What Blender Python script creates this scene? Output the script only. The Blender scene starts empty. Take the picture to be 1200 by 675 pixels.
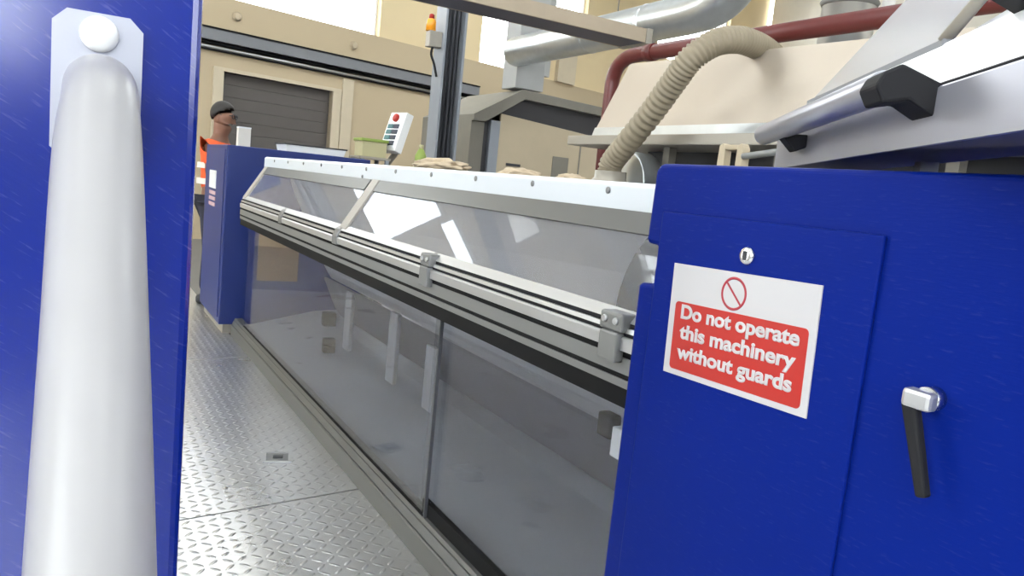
import bpy, bmesh, math, random
from mathutils import Vector, Matrix
random.seed(7)
S = bpy.context.scene
COL = S.collection
V3 = Vector

# ------------------------------------------------------------------ materials
def new_mat(name):
    m = bpy.data.materials.new(name); m.use_nodes = True
    nt = m.node_tree
    return m, nt, nt.nodes.get('Principled BSDF')

def N(nt, kind, **kw):
    n = nt.nodes.new(kind)
    for k, v in kw.items(): setattr(n, k, v)
    return n

def plain(name, rgb, rough=.5, metal=0.0, noise=.06, scale=6.0, bump=0.0, bscale=120.0, coat=0.0, spec=.5):
    """base colour with a faint large-scale mottling and optional fine bump"""
    m, nt, b = new_mat(name)
    b.inputs['Roughness'].default_value = rough; b.inputs['Metallic'].default_value = metal
    b.inputs['Coat Weight'].default_value = coat; b.inputs['Coat Roughness'].default_value = .12
    b.inputs['Specular IOR Level'].default_value = spec
    tc = N(nt, 'ShaderNodeTexCoord')
    nz = N(nt, 'ShaderNodeTexNoise'); nz.inputs['Scale'].default_value = scale; nz.inputs['Detail'].default_value = 4
    nt.links.new(tc.outputs['Object'], nz.inputs['Vector'])
    mx = N(nt, 'ShaderNodeMix', data_type='RGBA')
    mx.inputs[6].default_value = (*[max(0, c*(1-noise)) for c in rgb], 1)
    mx.inputs[7].default_value = (*[min(1, c*(1+noise)) for c in rgb], 1)
    nt.links.new(nz.outputs['Fac'], mx.inputs[0]); nt.links.new(mx.outputs[2], b.inputs['Base Color'])
    if bump:
        n2 = N(nt, 'ShaderNodeTexNoise'); n2.inputs['Scale'].default_value = bscale
        nt.links.new(tc.outputs['Object'], n2.inputs['Vector'])
        bp = N(nt, 'ShaderNodeBump'); bp.inputs['Strength'].default_value = bump; bp.inputs['Distance'].default_value = .002
        nt.links.new(n2.outputs['Fac'], bp.inputs['Height']); nt.links.new(bp.outputs[0], b.inputs['Normal'])
    return m

def blue_paint(name, rgb, rough, scratch, coat=0.0):
    """glossy machine paint with real scuffs: short pale streaks and chips"""
    m, nt, b = new_mat(name)
    b.inputs['Roughness'].default_value = rough; b.inputs['Specular IOR Level'].default_value = .06
    b.inputs['Coat Weight'].default_value = coat; b.inputs['Coat Roughness'].default_value = .16; b.inputs['Coat IOR'].default_value = 1.75
    tc = N(nt, 'ShaderNodeTexCoord')
    m0 = N(nt, 'ShaderNodeMapping'); m0.inputs['Rotation'].default_value = (0, math.radians(-33), 0)
    mp = N(nt, 'ShaderNodeMapping'); mp.inputs['Scale'].default_value = (18, 18, 150)
    nz = N(nt, 'ShaderNodeTexNoise'); nz.inputs['Scale'].default_value = 2.2; nz.inputs['Detail'].default_value = 3
    nt.links.new(tc.outputs['Object'], m0.inputs['Vector']); nt.links.new(m0.outputs[0], mp.inputs['Vector']); nt.links.new(mp.outputs[0], nz.inputs['Vector'])
    r = N(nt, 'ShaderNodeMapRange'); r.inputs[1].default_value = .60; r.inputs[2].default_value = .74
    r.inputs[3].default_value = 0; r.inputs[4].default_value = scratch
    nt.links.new(nz.outputs['Fac'], r.inputs[0])
    vo = N(nt, 'ShaderNodeTexVoronoi'); vo.inputs['Scale'].default_value = 7.0
    nt.links.new(tc.outputs['Object'], vo.inputs['Vector'])
    r2 = N(nt, 'ShaderNodeMapRange'); r2.inputs[1].default_value = .022; r2.inputs[2].default_value = .012
    r2.inputs[3].default_value = 0; r2.inputs[4].default_value = .55
    nt.links.new(vo.outputs['Distance'], r2.inputs[0])
    mxx = N(nt, 'ShaderNodeMath', operation='MAXIMUM')
    nt.links.new(r.outputs[0], mxx.inputs[0]); nt.links.new(r2.outputs[0], mxx.inputs[1])
    mx = N(nt, 'ShaderNodeMix', data_type='RGBA')
    mx.inputs[6].default_value = (*rgb, 1); mx.inputs[7].default_value = (.42, .46, .75, 1)
    nt.links.new(mxx.outputs[0], mx.inputs[0]); nt.links.new(mx.outputs[2], b.inputs['Base Color'])
    n2 = N(nt, 'ShaderNodeTexNoise'); n2.inputs['Scale'].default_value = 180
    nt.links.new(tc.outputs['Object'], n2.inputs['Vector'])
    ad = N(nt, 'ShaderNodeMath', operation='MULTIPLY_ADD'); ad.inputs[1].default_value = .25
    nt.links.new(n2.outputs['Fac'], ad.inputs[0]); nt.links.new(nz.outputs['Fac'], ad.inputs[2])
    bp = N(nt, 'ShaderNodeBump'); bp.inputs['Strength'].default_value = .12; bp.inputs['Distance'].default_value = .002
    nt.links.new(ad.outputs[0], bp.inputs['Height']); nt.links.new(bp.outputs[0], b.inputs['Normal'])
    return m

def tread_plate():
    """five-bar style raised lozenges, alternately turned, on worn aluminium"""
    m, nt, b = new_mat('tread plate aluminium')
    b.inputs['Metallic'].default_value = .75
    tc = N(nt, 'ShaderNodeTexCoord'); sp = N(nt, 'ShaderNodeSeparateXYZ')
    nt.links.new(tc.outputs['Object'], sp.inputs[0])
    def M(op, a, bb=None, c=None):
        n = N(nt, 'ShaderNodeMath', operation=op)
        for i, v in enumerate((a, bb, c)):
            if v is None: continue
            if hasattr(v, 'is_linked'): nt.links.new(v, n.inputs[i])
            else: n.inputs[i].default_value = v
        return n.outputs[0]
    s = 1/.046
    u = M('MULTIPLY', sp.outputs[0], s); v = M('MULTIPLY', sp.outputs[1], s)
    fu = M('SUBTRACT', M('FRACT', u), .5); fv = M('SUBTRACT', M('FRACT', v), .5)
    par = M('MODULO', M('ABSOLUTE', M('ADD', M('FLOOR', u), M('FLOOR', v))), 2)
    sg = M('SUBTRACT', M('MULTIPLY', par, 2), 1)
    p = M('ADD', fu, M('MULTIPLY', sg, fv)); q = M('SUBTRACT', fu, M('MULTIPLY', sg, fv))
    d = M('ADD', M('POWER', M('DIVIDE', p, .66), 2), M('POWER', M('DIVIDE', q, .22), 2))
    h = M('SMOOTH_MAX', M('SUBTRACT', 1, d), 0, .2)
    bp = N(nt, 'ShaderNodeBump'); bp.inputs['Strength'].default_value = .6; bp.inputs['Distance'].default_value = .004
    nt.links.new(h, bp.inputs['Height']); nt.links.new(bp.outputs[0], b.inputs['Normal'])
    nz = N(nt, 'ShaderNodeTexNoise'); nz.inputs['Scale'].default_value = 2.5; nz.inputs['Detail'].default_value = 3
    nt.links.new(tc.outputs['Object'], nz.inputs['Vector'])
    r = N(nt, 'ShaderNodeMapRange'); r.inputs[1].default_value = .3; r.inputs[2].default_value = .7
    r.inputs[3].default_value = .27; r.inputs[4].default_value = .31
    nt.links.new(nz.outputs['Fac'], r.inputs[0]); nt.links.new(r.outputs[0], b.inputs['Roughness'])
    mx = N(nt, 'ShaderNodeMix', data_type='RGBA')
    mx.inputs[6].default_value = (.47, .46, .45, 1); mx.inputs[7].default_value = (.58, .59, .60, 1)
    nt.links.new(nz.outputs['Fac'], mx.inputs[0]); nt.links.new(mx.outputs[2], b.inputs['Base Color'])
    return m

def glass(name, tint=(.9, .92, .93), r0=.05, gain=.9, gloss_rough=.02, haze=0.0):
    """thin clear sheet: see-through, with a Schlick mirror reflection on both faces"""
    m = bpy.data.materials.new(name); m.use_nodes = True
    nt = m.node_tree; nt.nodes.clear()
    out = N(nt, 'ShaderNodeOutputMaterial')
    tr = N(nt, 'ShaderNodeBsdfTransparent'); tr.inputs[0].default_value = (*tint, 1)
    gl = N(nt, 'ShaderNodeBsdfGlossy'); gl.inputs['Roughness'].default_value = gloss_rough
    gl.inputs[0].default_value = (1, 1, 1, 1)
    lw = N(nt, 'ShaderNodeLayerWeight'); lw.inputs[0].default_value = .5
    pw = N(nt, 'ShaderNodeMath', operation='POWER'); pw.inputs[1].default_value = 5
    nt.links.new(lw.outputs['Facing'], pw.inputs[0])
    ma = N(nt, 'ShaderNodeMath', operation='MULTIPLY_ADD'); ma.inputs[1].default_value = gain; ma.inputs[2].default_value = r0
    nt.links.new(pw.outputs[0], ma.inputs[0])
    base = tr.outputs[0]
    if haze:
        df = N(nt, 'ShaderNodeBsdfDiffuse'); df.inputs[0].default_value = (.90, .90, .93, 1)
        m0 = N(nt, 'ShaderNodeMixShader'); m0.inputs[0].default_value = haze
        nt.links.new(tr.outputs[0], m0.inputs[1]); nt.links.new(df.outputs[0], m0.inputs[2]); base = m0.outputs[0]
    mx = N(nt, 'ShaderNodeMixShader')
    nt.links.new(ma.outputs[0], mx.inputs[0]); nt.links.new(base, mx.inputs[1]); nt.links.new(gl.outputs[0], mx.inputs[2])
    nt.links.new(mx.outputs[0], out.inputs[0])
    return m

MAT = dict(
    blue=blue_paint('blue machine paint', (.002, .0125, .165), .42, .02),
    blue_scuffed=blue_paint('scuffed blue machine paint', (.004, .020, .25), .30, .11, 1.0),
    blue_dark=plain('dark blue paint', (.012, .028, .16), .4),
    handle=plain('pale grey plastic', (.37, .36, .36), .32, noise=.04, scale=20),
    plate=plain('brushed plate', (.46, .47, .54), .42, .25, bump=.1),
    steel=plain('bright steel', (.72, .72, .72), .22, 1.0),
    galv=plain('galvanised duct', (.66, .69, .71), .30, .9, noise=.12, scale=9),
    alu=plain('anodised aluminium', (.54, .54, .54), .36, .7, noise=.03),
    alu_dull=plain('dull aluminium', (.22, .22, .215), .45, .35, noise=.03),
    strip=plain('white coated cover', (.66, .695, .73), .30, .0, noise=.02),
    white=plain('white paint', (.80, .80, .79), .4, noise=.03),
    black=plain('black rubber', (.004, .004, .0045), .7, spec=.2),
    charcoal=plain('charcoal plastic', (.014, .014, .016), .7, spec=.2),
    sheet=plain('grey painted sheet', (.92, .92, .95), .42, noise=.05),
    violet=plain('grey violet enamel', (.46, .46, .52), .45, noise=.08),
    inner_floor=plain('machine drip tray', (.25, .265, .30), .38, .3, noise=.15, scale=4),  # bluish cast stands in for the pane's reflection
    dark=plain('dark machine interior', (.035, .036, .04), .6),
    wood=plain('brown board', (.30, .19, .11), .6, noise=.15, scale=12),
    sill=plain('grey sill profile', (.125, .125, .12), .38, .35, noise=.04),
    wall_low=plain('taupe cladding', (.49, .395, .262), .8, noise=.03, scale=1.5),
    wall_up=plain('yellow cream wall', (.72, .58, .35), .8, noise=.03, scale=1.5),
    wall_pale=plain('pale wall', (.72, .68, .60), .8, noise=.03),
    trim=plain('cream trim', (.56, .48, .35), .7),
    shutter=plain('grey brown shutter', (.10, .088, .082), .6, noise=.08),
    concrete=plain('concrete', (.16, .15, .14), .7, noise=.12, scale=1.2),
    ceiling=plain('white ceiling', (.78, .78, .76), .85),
    tray=plain('grey tray', (.19, .195, .21), .5),
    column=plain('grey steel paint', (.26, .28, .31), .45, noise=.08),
    column_dark=plain('dark steel and web shade', (.06, .062, .072), .5, noise=.1),  # web's recess shade put into the colour; plain dark parts share it
    drum=plain('dark matt drum', (.016, .018, .022), .8, spec=.08),
    rear=plain('dark grey rear wall', (.16, .16, .16), .8),  # unseen wall, darkened so the left door reflects less of it
    edge=plain('tan grey edge strip', (.36, .33, .29), .5),
    post=plain('mid grey post', (.26, .26, .28), .5),
    pier=plain('grey pier', (.36, .36, .35), .7),
    booth=plain('grey green booth frame', (.19, .175, .145), .6, noise=.1),
    booth_panel=plain('beige booth panel', (.46, .38, .265), .6, noise=.05),
    booth_dark=plain('dark booth opening', (.05, .048, .052), .4),  # openings are solid, their inner shade put into the colour
    hood=plain('worn stainless hood', (.50, .435, .36), .42, .45, noise=.10, scale=3.5),
    hood_lip=plain('hood lip', (.36, .33, .28), .45, .4),
    red=plain('dark red pipe paint', (.11, .018, .016), .35, noise=.12, scale=10),
    hose=plain('tan ribbed hose', (.27, .225, .155), .6, noise=.1),
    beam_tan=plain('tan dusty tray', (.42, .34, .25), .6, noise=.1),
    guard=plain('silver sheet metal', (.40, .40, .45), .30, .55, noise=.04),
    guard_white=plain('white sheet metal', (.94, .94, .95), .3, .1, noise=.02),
    guard_under=plain('violet grey underside shade', (.09, .085, .12), .5),  # shade under the guard and overhead tray put into the colour
    orange=plain('orange hi-vis cloth', (.85, .12, .03), .8),
    skin=plain('skin', (.22, .10, .06), .55),
    hair=plain('dark hair', (.02, .016, .014), .6),
    cloth=plain('dark navy cloth', (.03, .03, .045), .85),
    shirt=plain('grey blue shirt', (.14, .17, .22), .8),
    wool=plain('raw tan wool', (.50, .40, .28), .95, noise=.35, scale=14, bump=.8, bscale=40),
    green=plain('lime green plastic', (.24, .32, .06), .5),
    yellowish=plain('yellowish plastic', (.46, .42, .24), .6),
    sign_red=plain('sign red', (.40, .016, .010), .4, noise=.02),
    sign_white=plain('sign white', (.48, .465, .47), .35, noise=.02),
    ring_red=plain('ring red', (.34, .02, .035), .4),
    key_teal=plain('teal keys', (.06, .16, .17), .4),
    key_dark=plain('dark keys', (.03, .04, .07), .4),
    pinkish=plain('pink label', (.55, .36, .38), .6),
    amber=plain('amber beacon', (.95, .36, .02), .25),
    tread=tread_plate(),
    glass_visor=glass('clear visor sheet', (.95, .955, .97), .035, .36, .02, .07),  # slight plastic haze, raised to lighten the view inside
    glass_door=glass('clear sliding pane', (.88, .89, .91), .035, .5, .03, .01),
    glass_guard=glass('visor with sheen mixed in', (.80, .82, .84), .25, .7, .08, .72),  # white sky sheen mixed into the sheet as diffuse colour
    glass_window=glass('window glass', (.97, .98, .98), .03, .9),
)

# ------------------------------------------------------------------ mesh helpers
def merge(bm, tmp, M=None):
    if M is not None: bmesh.ops.transform(tmp, matrix=M, verts=tmp.verts)
    me = bpy.data.meshes.new('tmp'); tmp.to_mesh(me); tmp.free()
    bm.from_mesh(me); bpy.data.meshes.remove(me)
    return bm

def BM(): return bmesh.new()

def box(bm, lo, hi, bev=0.0, seg=2, M=None):
    t = bmesh.new(); bmesh.ops.create_cube(t, size=1)
    c = [(a+b)/2 for a, b in zip(lo, hi)]; s = [abs(b-a) for a, b in zip(lo, hi)]
    for v in t.verts: v.co = V3((v.co.x*s[0]+c[0], v.co.y*s[1]+c[1], v.co.z*s[2]+c[2]))
    if bev:
        bmesh.ops.bevel(t, geom=list(t.edges), offset=bev, segments=seg, affect='EDGES', profile=.5)
    return merge(bm, t, M)

def prism(bm, pts, axis, a, b, bev=0.0, M=None, seg=2):
    """polygon pts (2-D) extruded along axis from a to b; axis x: pts=(y,z), y: (x,z), z: (x,y)"""
    t = bmesh.new()
    def co(p, k): return {'x': (k, p[0], p[1]), 'y': (p[0], k, p[1]), 'z': (p[0], p[1], k)}[axis]
    A = [t.verts.new(co(p, a)) for p in pts]; B = [t.verts.new(co(p, b)) for p in pts]
    n = len(pts)
    t.faces.new(A); t.faces.new(B[::-1])
    for i in range(n): t.faces.new((A[i], B[i], B[(i+1) % n], A[(i+1) % n]))
    bmesh.ops.recalc_face_normals(t, faces=t.faces)
    if bev: bmesh.ops.bevel(t, geom=list(t.edges), offset=bev, segments=seg, affect='EDGES', profile=.5)
    return merge(bm, t, M)

def frame_of(d):
    d = d.normalized(); up = V3((0, 0, 1)) if abs(d.z) < .95 else V3((1, 0, 0))
    r = d.cross(up).normalized(); return r, r.cross(d).normalized()

def tube(bm, pts, radii, n=20, caps=True, smooth=True):
    pts = [V3(p) for p in pts]
    if not hasattr(radii, '__len__'): radii = [radii]*len(pts)
    rings = []; r = None
    for i, p in enumerate(pts):
        d = (pts[min(i+1, len(pts)-1)]-pts[max(i-1, 0)]).normalized()
        if r is None: r, _ = frame_of(d)
        r = (r-d*r.dot(d)).normalized(); u = r.cross(d)
        rings.append([bm.verts.new(p+(r*math.cos(2*math.pi*k/n)+u*math.sin(2*math.pi*k/n))*radii[i]) for k in range(n)])
    fs = []
    for a, b in zip(rings, rings[1:]):
        for k in range(n): fs.append(bm.faces.new((a[k], a[(k+1) % n], b[(k+1) % n], b[k])))
    for f in fs: f.smooth = smooth
    if caps: bm.faces.new(rings[0][::-1]); bm.faces.new(rings[-1])
    bmesh.ops.recalc_face_normals(bm, faces=bm.faces)
    return bm

def catmull(P, k=8):
    P = [V3(p) for p in P]; out = []
    for i in range(len(P)-1):
        p0, p1, p2, p3 = P[max(i-1, 0)], P[i], P[i+1], P[min(i+2, len(P)-1)]
        for j in range(k):
            t = j/k
            out.append(.5*((2*p1)+(p2-p0)*t+(2*p0-5*p1+4*p2-p3)*t*t+(3*p1-p0-3*p2+p3)*t**3))
    out.append(P[-1]); return out

def interp(vals, k=8):
    return [v.x for v in catmull([(a, 0, 0) for a in vals], k)]

def cyl(bm, a, b, r, n=24, r2=None): return tube(bm, [a, b], [r, r if r2 is None else r2], n)

def rbar(bm, a, b, r, n=20, e=.3):
    """round bar with softened ends"""
    a, b = V3(a), V3(b); d = (b-a).normalized(); q = r*e
    return tube(bm, [a, a+d*q*.3, a+d*q, b-d*q, b-d*q*.3, b], [r*.7, r*.92, r, r, r*.92, r*.7], n)

def blob(bm, c, s, seed=0, amp=.25, freq=3.0, sub=4):
    from mathutils import noise
    t = bmesh.new(); bmesh.ops.create_icosphere(t, subdivisions=sub, radius=1)
    for v in t.verts:
        n = noise.fractal(v.co*freq+V3((seed*7.1, seed*3.3, 0)), 1.0, 2.0, 4)
        v.co *= 1+amp*n
        v.co = V3((v.co.x*s[0]+c[0], v.co.y*s[1]+c[1], max(v.co.z, -.8)*s[2]+c[2]))
    for f in t.faces: f.smooth = True
    return merge(bm, t)

def world_loc(o):
    p = V3((0, 0, 0))
    while o is not None: p += o.location; o = o.parent
    return p

def obj(name, bm, mat, parent=None, loc=None, label=None):
    """link one mesh object; bm is in world coordinates"""
    off = world_loc(parent) if parent else V3((0, 0, 0))
    L = V3(loc) if loc is not None else V3((0, 0, 0))
    sh = off+L
    for v in bm.verts: v.co -= sh
    me = bpy.data.meshes.new(name); bm.to_mesh(me); bm.free()
    me.materials.append(MAT[mat] if isinstance(mat, str) else mat)
    o = bpy.data.objects.new(name, me); COL.objects.link(o)
    o.location = L
    if parent: o.parent = parent
    if label: o['label'] = label
    return o

def tag(o, label, cat, group=None):
    o['label'] = label; o['category'] = cat
    if group: o['group'] = group
    return o

def thing(name, label, cat, loc, group=None):
    o = bpy.data.objects.new(name, None); COL.objects.link(o); o.location = loc
    o.empty_display_size = .1
    return tag(o, label, cat, group)

def struct(name, bm, mat, parent=None):
    o = obj(name, bm, mat, parent)
    if parent is None: o['kind'] = 'structure'
    return o

def B(lo, hi, bev=0.0): return box(BM(), lo, hi, bev)

# ================================================================== CAMERA
yaw, pitch, roll, FPX = 0.530133, 0.1293907, -0.1004628, 900.109
cy, sy = math.cos(yaw), math.sin(yaw)
F = V3((sy*math.cos(pitch), cy*math.cos(pitch), -math.sin(pitch)))
r0 = V3((cy, -sy, 0)); d0 = F.cross(r0)
rr = math.cos(roll)*r0+math.sin(roll)*d0; dd = -math.sin(roll)*r0+math.cos(roll)*d0
cam = bpy.data.cameras.new('camera'); co = bpy.data.objects.new('camera', cam); COL.objects.link(co)
cam.sensor_width = 36; cam.sensor_fit = 'HORIZONTAL'; cam.lens = FPX/1200*36; cam.clip_start = .02; cam.clip_end = 200
up, bk = -dd, -F
co.matrix_world = Matrix(((rr.x, up.x, bk.x, 0), (rr.y, up.y, bk.y, 0), (rr.z, up.z, bk.z, 1.32), (0, 0, 0, 1)))
S.camera = co

# ================================================================== ROOM
# tread plate walkway in three plates with real seams, concrete hall floor below
bm = BM()
for a, b in ((-3, .4), (.409, 2.857), (2.866, 5.2), (5.209, 8.2)):
    # seams run slightly askew to the machine
    prism(bm, [(-1.6, a-.267), (1.083, a+.094), (1.083, b+.094), (-1.6, b-.267)], 'z', -.03, 0)
struct('floor', bm, 'tread')
struct('ground', B((-8, -8, -.08), (24, 24, -.031)), 'concrete')

# back wall: runs slightly askew (about 15 degrees) to the machine
WU = V3((1, .27, 0)).normalized(); WN = V3((-WU.y, WU.x, 0))       # along, and away from the hall
def wall_M(): return Matrix(((WU.x, WN.x, 0, 0), (WU.y, WN.y, 0, 13), (0, 0, 1, 0), (0, 0, 0, 1)))
WM = wall_M()
def sx(x): return x*math.sqrt(1+.27**2)
LEDGE, TOPW = 3.87, 7.4
bm = BM()
dl, dr, dz = sx(2.13), sx(4.10), 2.72
box(bm, (sx(-7), 0, -.05), (dl, .3, LEDGE), M=WM); box(bm, (dr, 0, -.05), (sx(19), .3, LEDGE), M=WM)
box(bm, (dl, 0, dz), (dr, .3, LEDGE), M=WM)
struct('wall_back', bm, 'wall_low')
cols = [(-2.45, -1.50, [(5.05, 5.42), (5.78, 6.9)]), (-1.42, .05, [(LEDGE, 5.25)]), (1.3, 5.0, [(LEDGE, TOPW)]), (7.46, 8.41, [(LEDGE, TOPW)]),
        (9.37, 10.66, [(4.75, TOPW)]), (13.5, 16.9, [(5.2, TOPW)])]
bm = BM(); prev = -7; wn = 0
for a, b, zs in cols:
    box(bm, (sx(prev), .03, LEDGE), (sx(a), .3, 8), M=WM); zp = LEDGE
    for z0, z1 in zs:
        if z0 > zp: box(bm, (sx(a), .03, zp), (sx(b), .3, z0), M=WM)
        zp = z1
    box(bm, (sx(a), .03, zp), (sx(b), .3, 8), M=WM); prev = b
box(bm, (sx(prev), .03, LEDGE), (sx(19), .3, 8), M=WM)
struct('wall_back', bm, 'wall_up')
for a, b, zs in cols:
    for z0, z1 in zs:
        fbm = BM(); w = .04
        for lo, hi in (((sx(a), .16, z0), (sx(a)+w, .24, z1)), ((sx(b)-w, .16, z0), (sx(b), .24, z1)),
                       ((sx(a)+w, .16, z0), (sx(b)-w, .24, z0+w)), ((sx(a)+w, .16, z1-w), (sx(b)-w, .24, z1))):
            box(fbm, lo, hi, M=WM)
        wn += 1
        f = struct('window_%d' % wn, fbm, 'white')
        obj('pane', box(BM(), (sx(a)+w, .19, z0+w), (sx(b)-w, .20, z1-w), M=WM), 'glass_window', f)
# grey pier beside the second window, pale piers further right
for i, (a, b, dep, m) in enumerate(((8.42, 9.3, .25, 'pier'), (9.75, 10.35, .08, 'trim'))):
    struct('trim_%d' % (i+1), box(BM(), (sx(a), -dep, LEDGE), (sx(b), .028, 8 if i == 0 else 4.74), M=WM), m)
# doorway: grey roller shutter with cream frame
bm = BM()
box(bm, (dl, .115, 0), (dr, .16, dz), M=WM)
for k in range(14): box(bm, (dl, .10, k*dz/14+.003), (dr, .12, (k+1)*dz/14), .004, 1, M=WM)
dro = struct('door_1', bm, 'shutter')
bm = BM(); t = .17
box(bm, (dl-t, -.03, 0), (dl, .12, dz+.06), M=WM); box(bm, (dr, -.03, 0), (dr+t, .12, dz+.06), M=WM); box(bm, (dl, -.03, dz), (dr, .12, dz+.06), M=WM)
struct('trim_3', bm, 'trim')
struct('trim_4', box(BM(), (sx(4.28), -.04, 0), (sx(4.5), -.001, 2.98), M=WM), 'trim')
# unseen ceiling and walls; skylights and windows added and sized for light and reflections
bm = BM(); xs = [-8, -4.5, -3.2, 1.2, 2.8, 6.5, 11.5, 20]
ys = [-8, -4.5, -2.5, 0.5, 2.5, 6.2, 11.2, 19]
for i in range(7):
    for j in range(7):
        if i % 2 and j % 2: continue
        box(bm, (xs[i], ys[j], 8), (xs[i+1], ys[j+1], 8.15))
struct('ceiling', bm, 'ceiling')
k = wn+1
for i in (1, 3, 5):
    for j in (1, 3, 5):
        bm = BM(); a, b, c, d = xs[i], xs[i+1], ys[j], ys[j+1]; w = .06
        for q in range(4):
            xq = a+(b-a)*q/3; box(bm, (xq-w/2 if 0 < q < 3 else (xq if q == 0 else xq-w), c, 8.02), (xq+w/2 if 0 < q < 3 else (xq+w if q == 0 else xq), d, 8.12))
        f = struct('window_%d' % k, bm, 'white'); k += 1
        obj('pane', B((a, c, 8.06), (b, d, 8.07)), 'glass_window', f)
def side_wall(name, axis, pos, a, b, wl, z0, z1, mat):
    global k
    bm = BM(); lo = (lambda u, v, z: (pos, u, z)) if axis == 'x' else (lambda u, v, z: (u, pos, z))
    def bx(u0, u1, za, zb):
        if axis == 'x': box(bm, (pos, u0, za), (pos+.3, u1, zb))
        else: box(bm, (u0, pos, za), (u1, pos+.3, zb))
    bx(a, b, -.05, z0); bx(a, b, z1, 8); prev = a
    for u0, u1 in wl: bx(prev, u0, z0, z1); prev = u1
    bx(prev, b, z0, z1)
    struct(name, bm, mat)
    for u0, u1 in wl:
        fb = BM()
        def fx(q0, q1, za, zb):
            if axis == 'x': box(fb, (pos+.12, q0, za), (pos+.18, q1, zb))
            else: box(fb, (q0, pos+.12, za), (q1, pos+.18, zb))
        fx(u0, u0+.06, z0, z1); fx(u1-.06, u1, z0, z1); fx(u0+.06, u1-.06, z0, z0+.06); fx(u0+.06, u1-.06, z1-.06, z1)
        f = struct('window_%d' % k, fb, 'white'); k += 1
        pb = B((pos+.145, u0+.06, z0+.06), (pos+.155, u1-.06, z1-.06)) if axis == 'x' else B((u0+.06, pos+.145, z0+.06), (u1-.06, pos+.155, z1-.06))
        obj('pane', pb, 'glass_window', f)
side_wall('wall_left', 'x', -6.5, -8, 11.0, [(-7, -4), (-3.2, -.2), (5.4, 8.6)], 1.2, 7.2, 'wall_pale')  # last window put in to brighten the machine's inside
side_wall('wall_rear', 'y', -8, -6.2, 19, [(-4.4, -.25), (5, 7)], 2.1, 7.0, 'rear')  # first window placed for its glare on the left door
struct('wall_right', B((19, -8, -.05), (19.3, 18, 8)), 'wall_pale')

# ================================================================== BACK WALL SERVICES
def along(a, b, y, z0, z1, d=.1, bev=0.0): return box(BM(), (sx(a), y-d, z0), (sx(b), y, z1), bev, M=WM)
def wpipe(name, label, a, b, off, z, r, mat):
    p = [WM @ V3((sx(a), -off, z)), WM @ V3((sx(b), -off, z))]
    return tag(obj(name, cyl(BM(), p[0], p[1], r, 14), mat), label, 'pipe')
tr = thing('cable_tray', 'long grey cable tray fixed along the taupe wall above the dark shutter', 'cable tray', WM @ V3((sx(4), 0, 3.2)))
bm = BM(); box(bm, (sx(-2), -.14, 3.16), (sx(7.4), -.001, 3.335), M=WM)
obj('channel', bm, 'tray', tr)
obj('lip', along(-2, 7.4, -.14, 3.335, 3.36, .02), 'black', tr)
obj('lid', along(-2, 7.4, -.001, 3.337, 3.345, .13), 'column', tr)
wpipe('wall_pipe', 'black pipe directly under the grey cable tray', -2, 7.7, .05, 3.125, .032, 'black')
wpipe('wall_pipe', 'pale grey pipe between two black pipes on the taupe wall', -2, 8.0, .05, 3.06, .024, 'alu')
wpipe('wall_pipe', 'lowest black pipe of the wall run below the pale pipe', -2, 8.1, .05, 3.02, .016, 'black')
for x_, z_, l_ in ((2.3, 3.62, 'small round grey fixture on the taupe wall at the left above the tray'), (4.45, 3.60, 'small round grey fixture on the taupe wall right of the shutter above the tray')):
    p = WM @ V3((sx(x_), 0, z_)); q = WM @ V3((sx(x_), -.06, z_))
    w = thing('wall_fixture', l_, 'wall fixture', p)
    obj('base', cyl(BM(), p-WN*.001, WM @ V3((sx(x_), -.03, z_)), .075), 'booth_panel', w); obj('dome', cyl(BM(), WM @ V3((sx(x_), -.03, z_)), q, .07, 20, .045), 'booth_panel', w)

# ================================================================== LEFT GUARD DOOR with tube handle
PX, PY = .106, .80
gd = thing('guard_door', 'tall scuffed blue sheet metal door close at the left with pale bow handle', 'machine door', (-.5, PY, 0))
obj('panel', box(BM(), (-1.25, PY, .0), (PX, PY+.045, 2.15), .010, 3), 'blue_scuffed', gd)
def plate(zt, zb, flip=1):
    x0, x1 = -.016, .055; c = .011
    P = [(x0, zt-c), (x0+c, zt), (x1-c, zt), (x1, zt-c), (x1, zb+c), (x1-c, zb), (x0+c, zb), (x0, zb+c)]
    return prism(BM(), P, 'y', PY-.006, PY+.001)
pl = obj('mounting_plate', plate(1.435, 1.305), 'plate', gd)
obj('bolt', tube(BM(), [(.020, PY-.005, 1.417), (.020, PY-.009, 1.417), (.020, PY-.0115, 1.417), (.020, PY-.013, 1.417)], [.0155, .0155, .012, .004], 24), 'white', pl)
pl2 = obj('mounting_plate', plate(.825, .695), 'plate', gd)
obj('bolt', tube(BM(), [(.020, PY-.005, .713), (.020, PY-.009, .713), (.020, PY-.0115, .713), (.020, PY-.013, .713)], [.0155, .0155, .012, .004], 24), 'white', pl2)
hp = [(.021, .797, 1.366), (.021, .775, 1.370), (.021, .745, 1.366), (.0205, .715, 1.352), (.019, .682, 1.310), (.018, .585, 1.190), (.0165, .485, 1.055), (.0165, .455, .99), (.0165, .50, .90), (.0165, .66, .79), (.0165, .796, .755)]
hr = [.027, .0275, .028, .0285, .0315, .0335, .036, .036, .0345, .030, .027]
obj('grip', tube(BM(), catmull(hp, 8), interp(hr, 8), 32), 'handle', gd)

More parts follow.
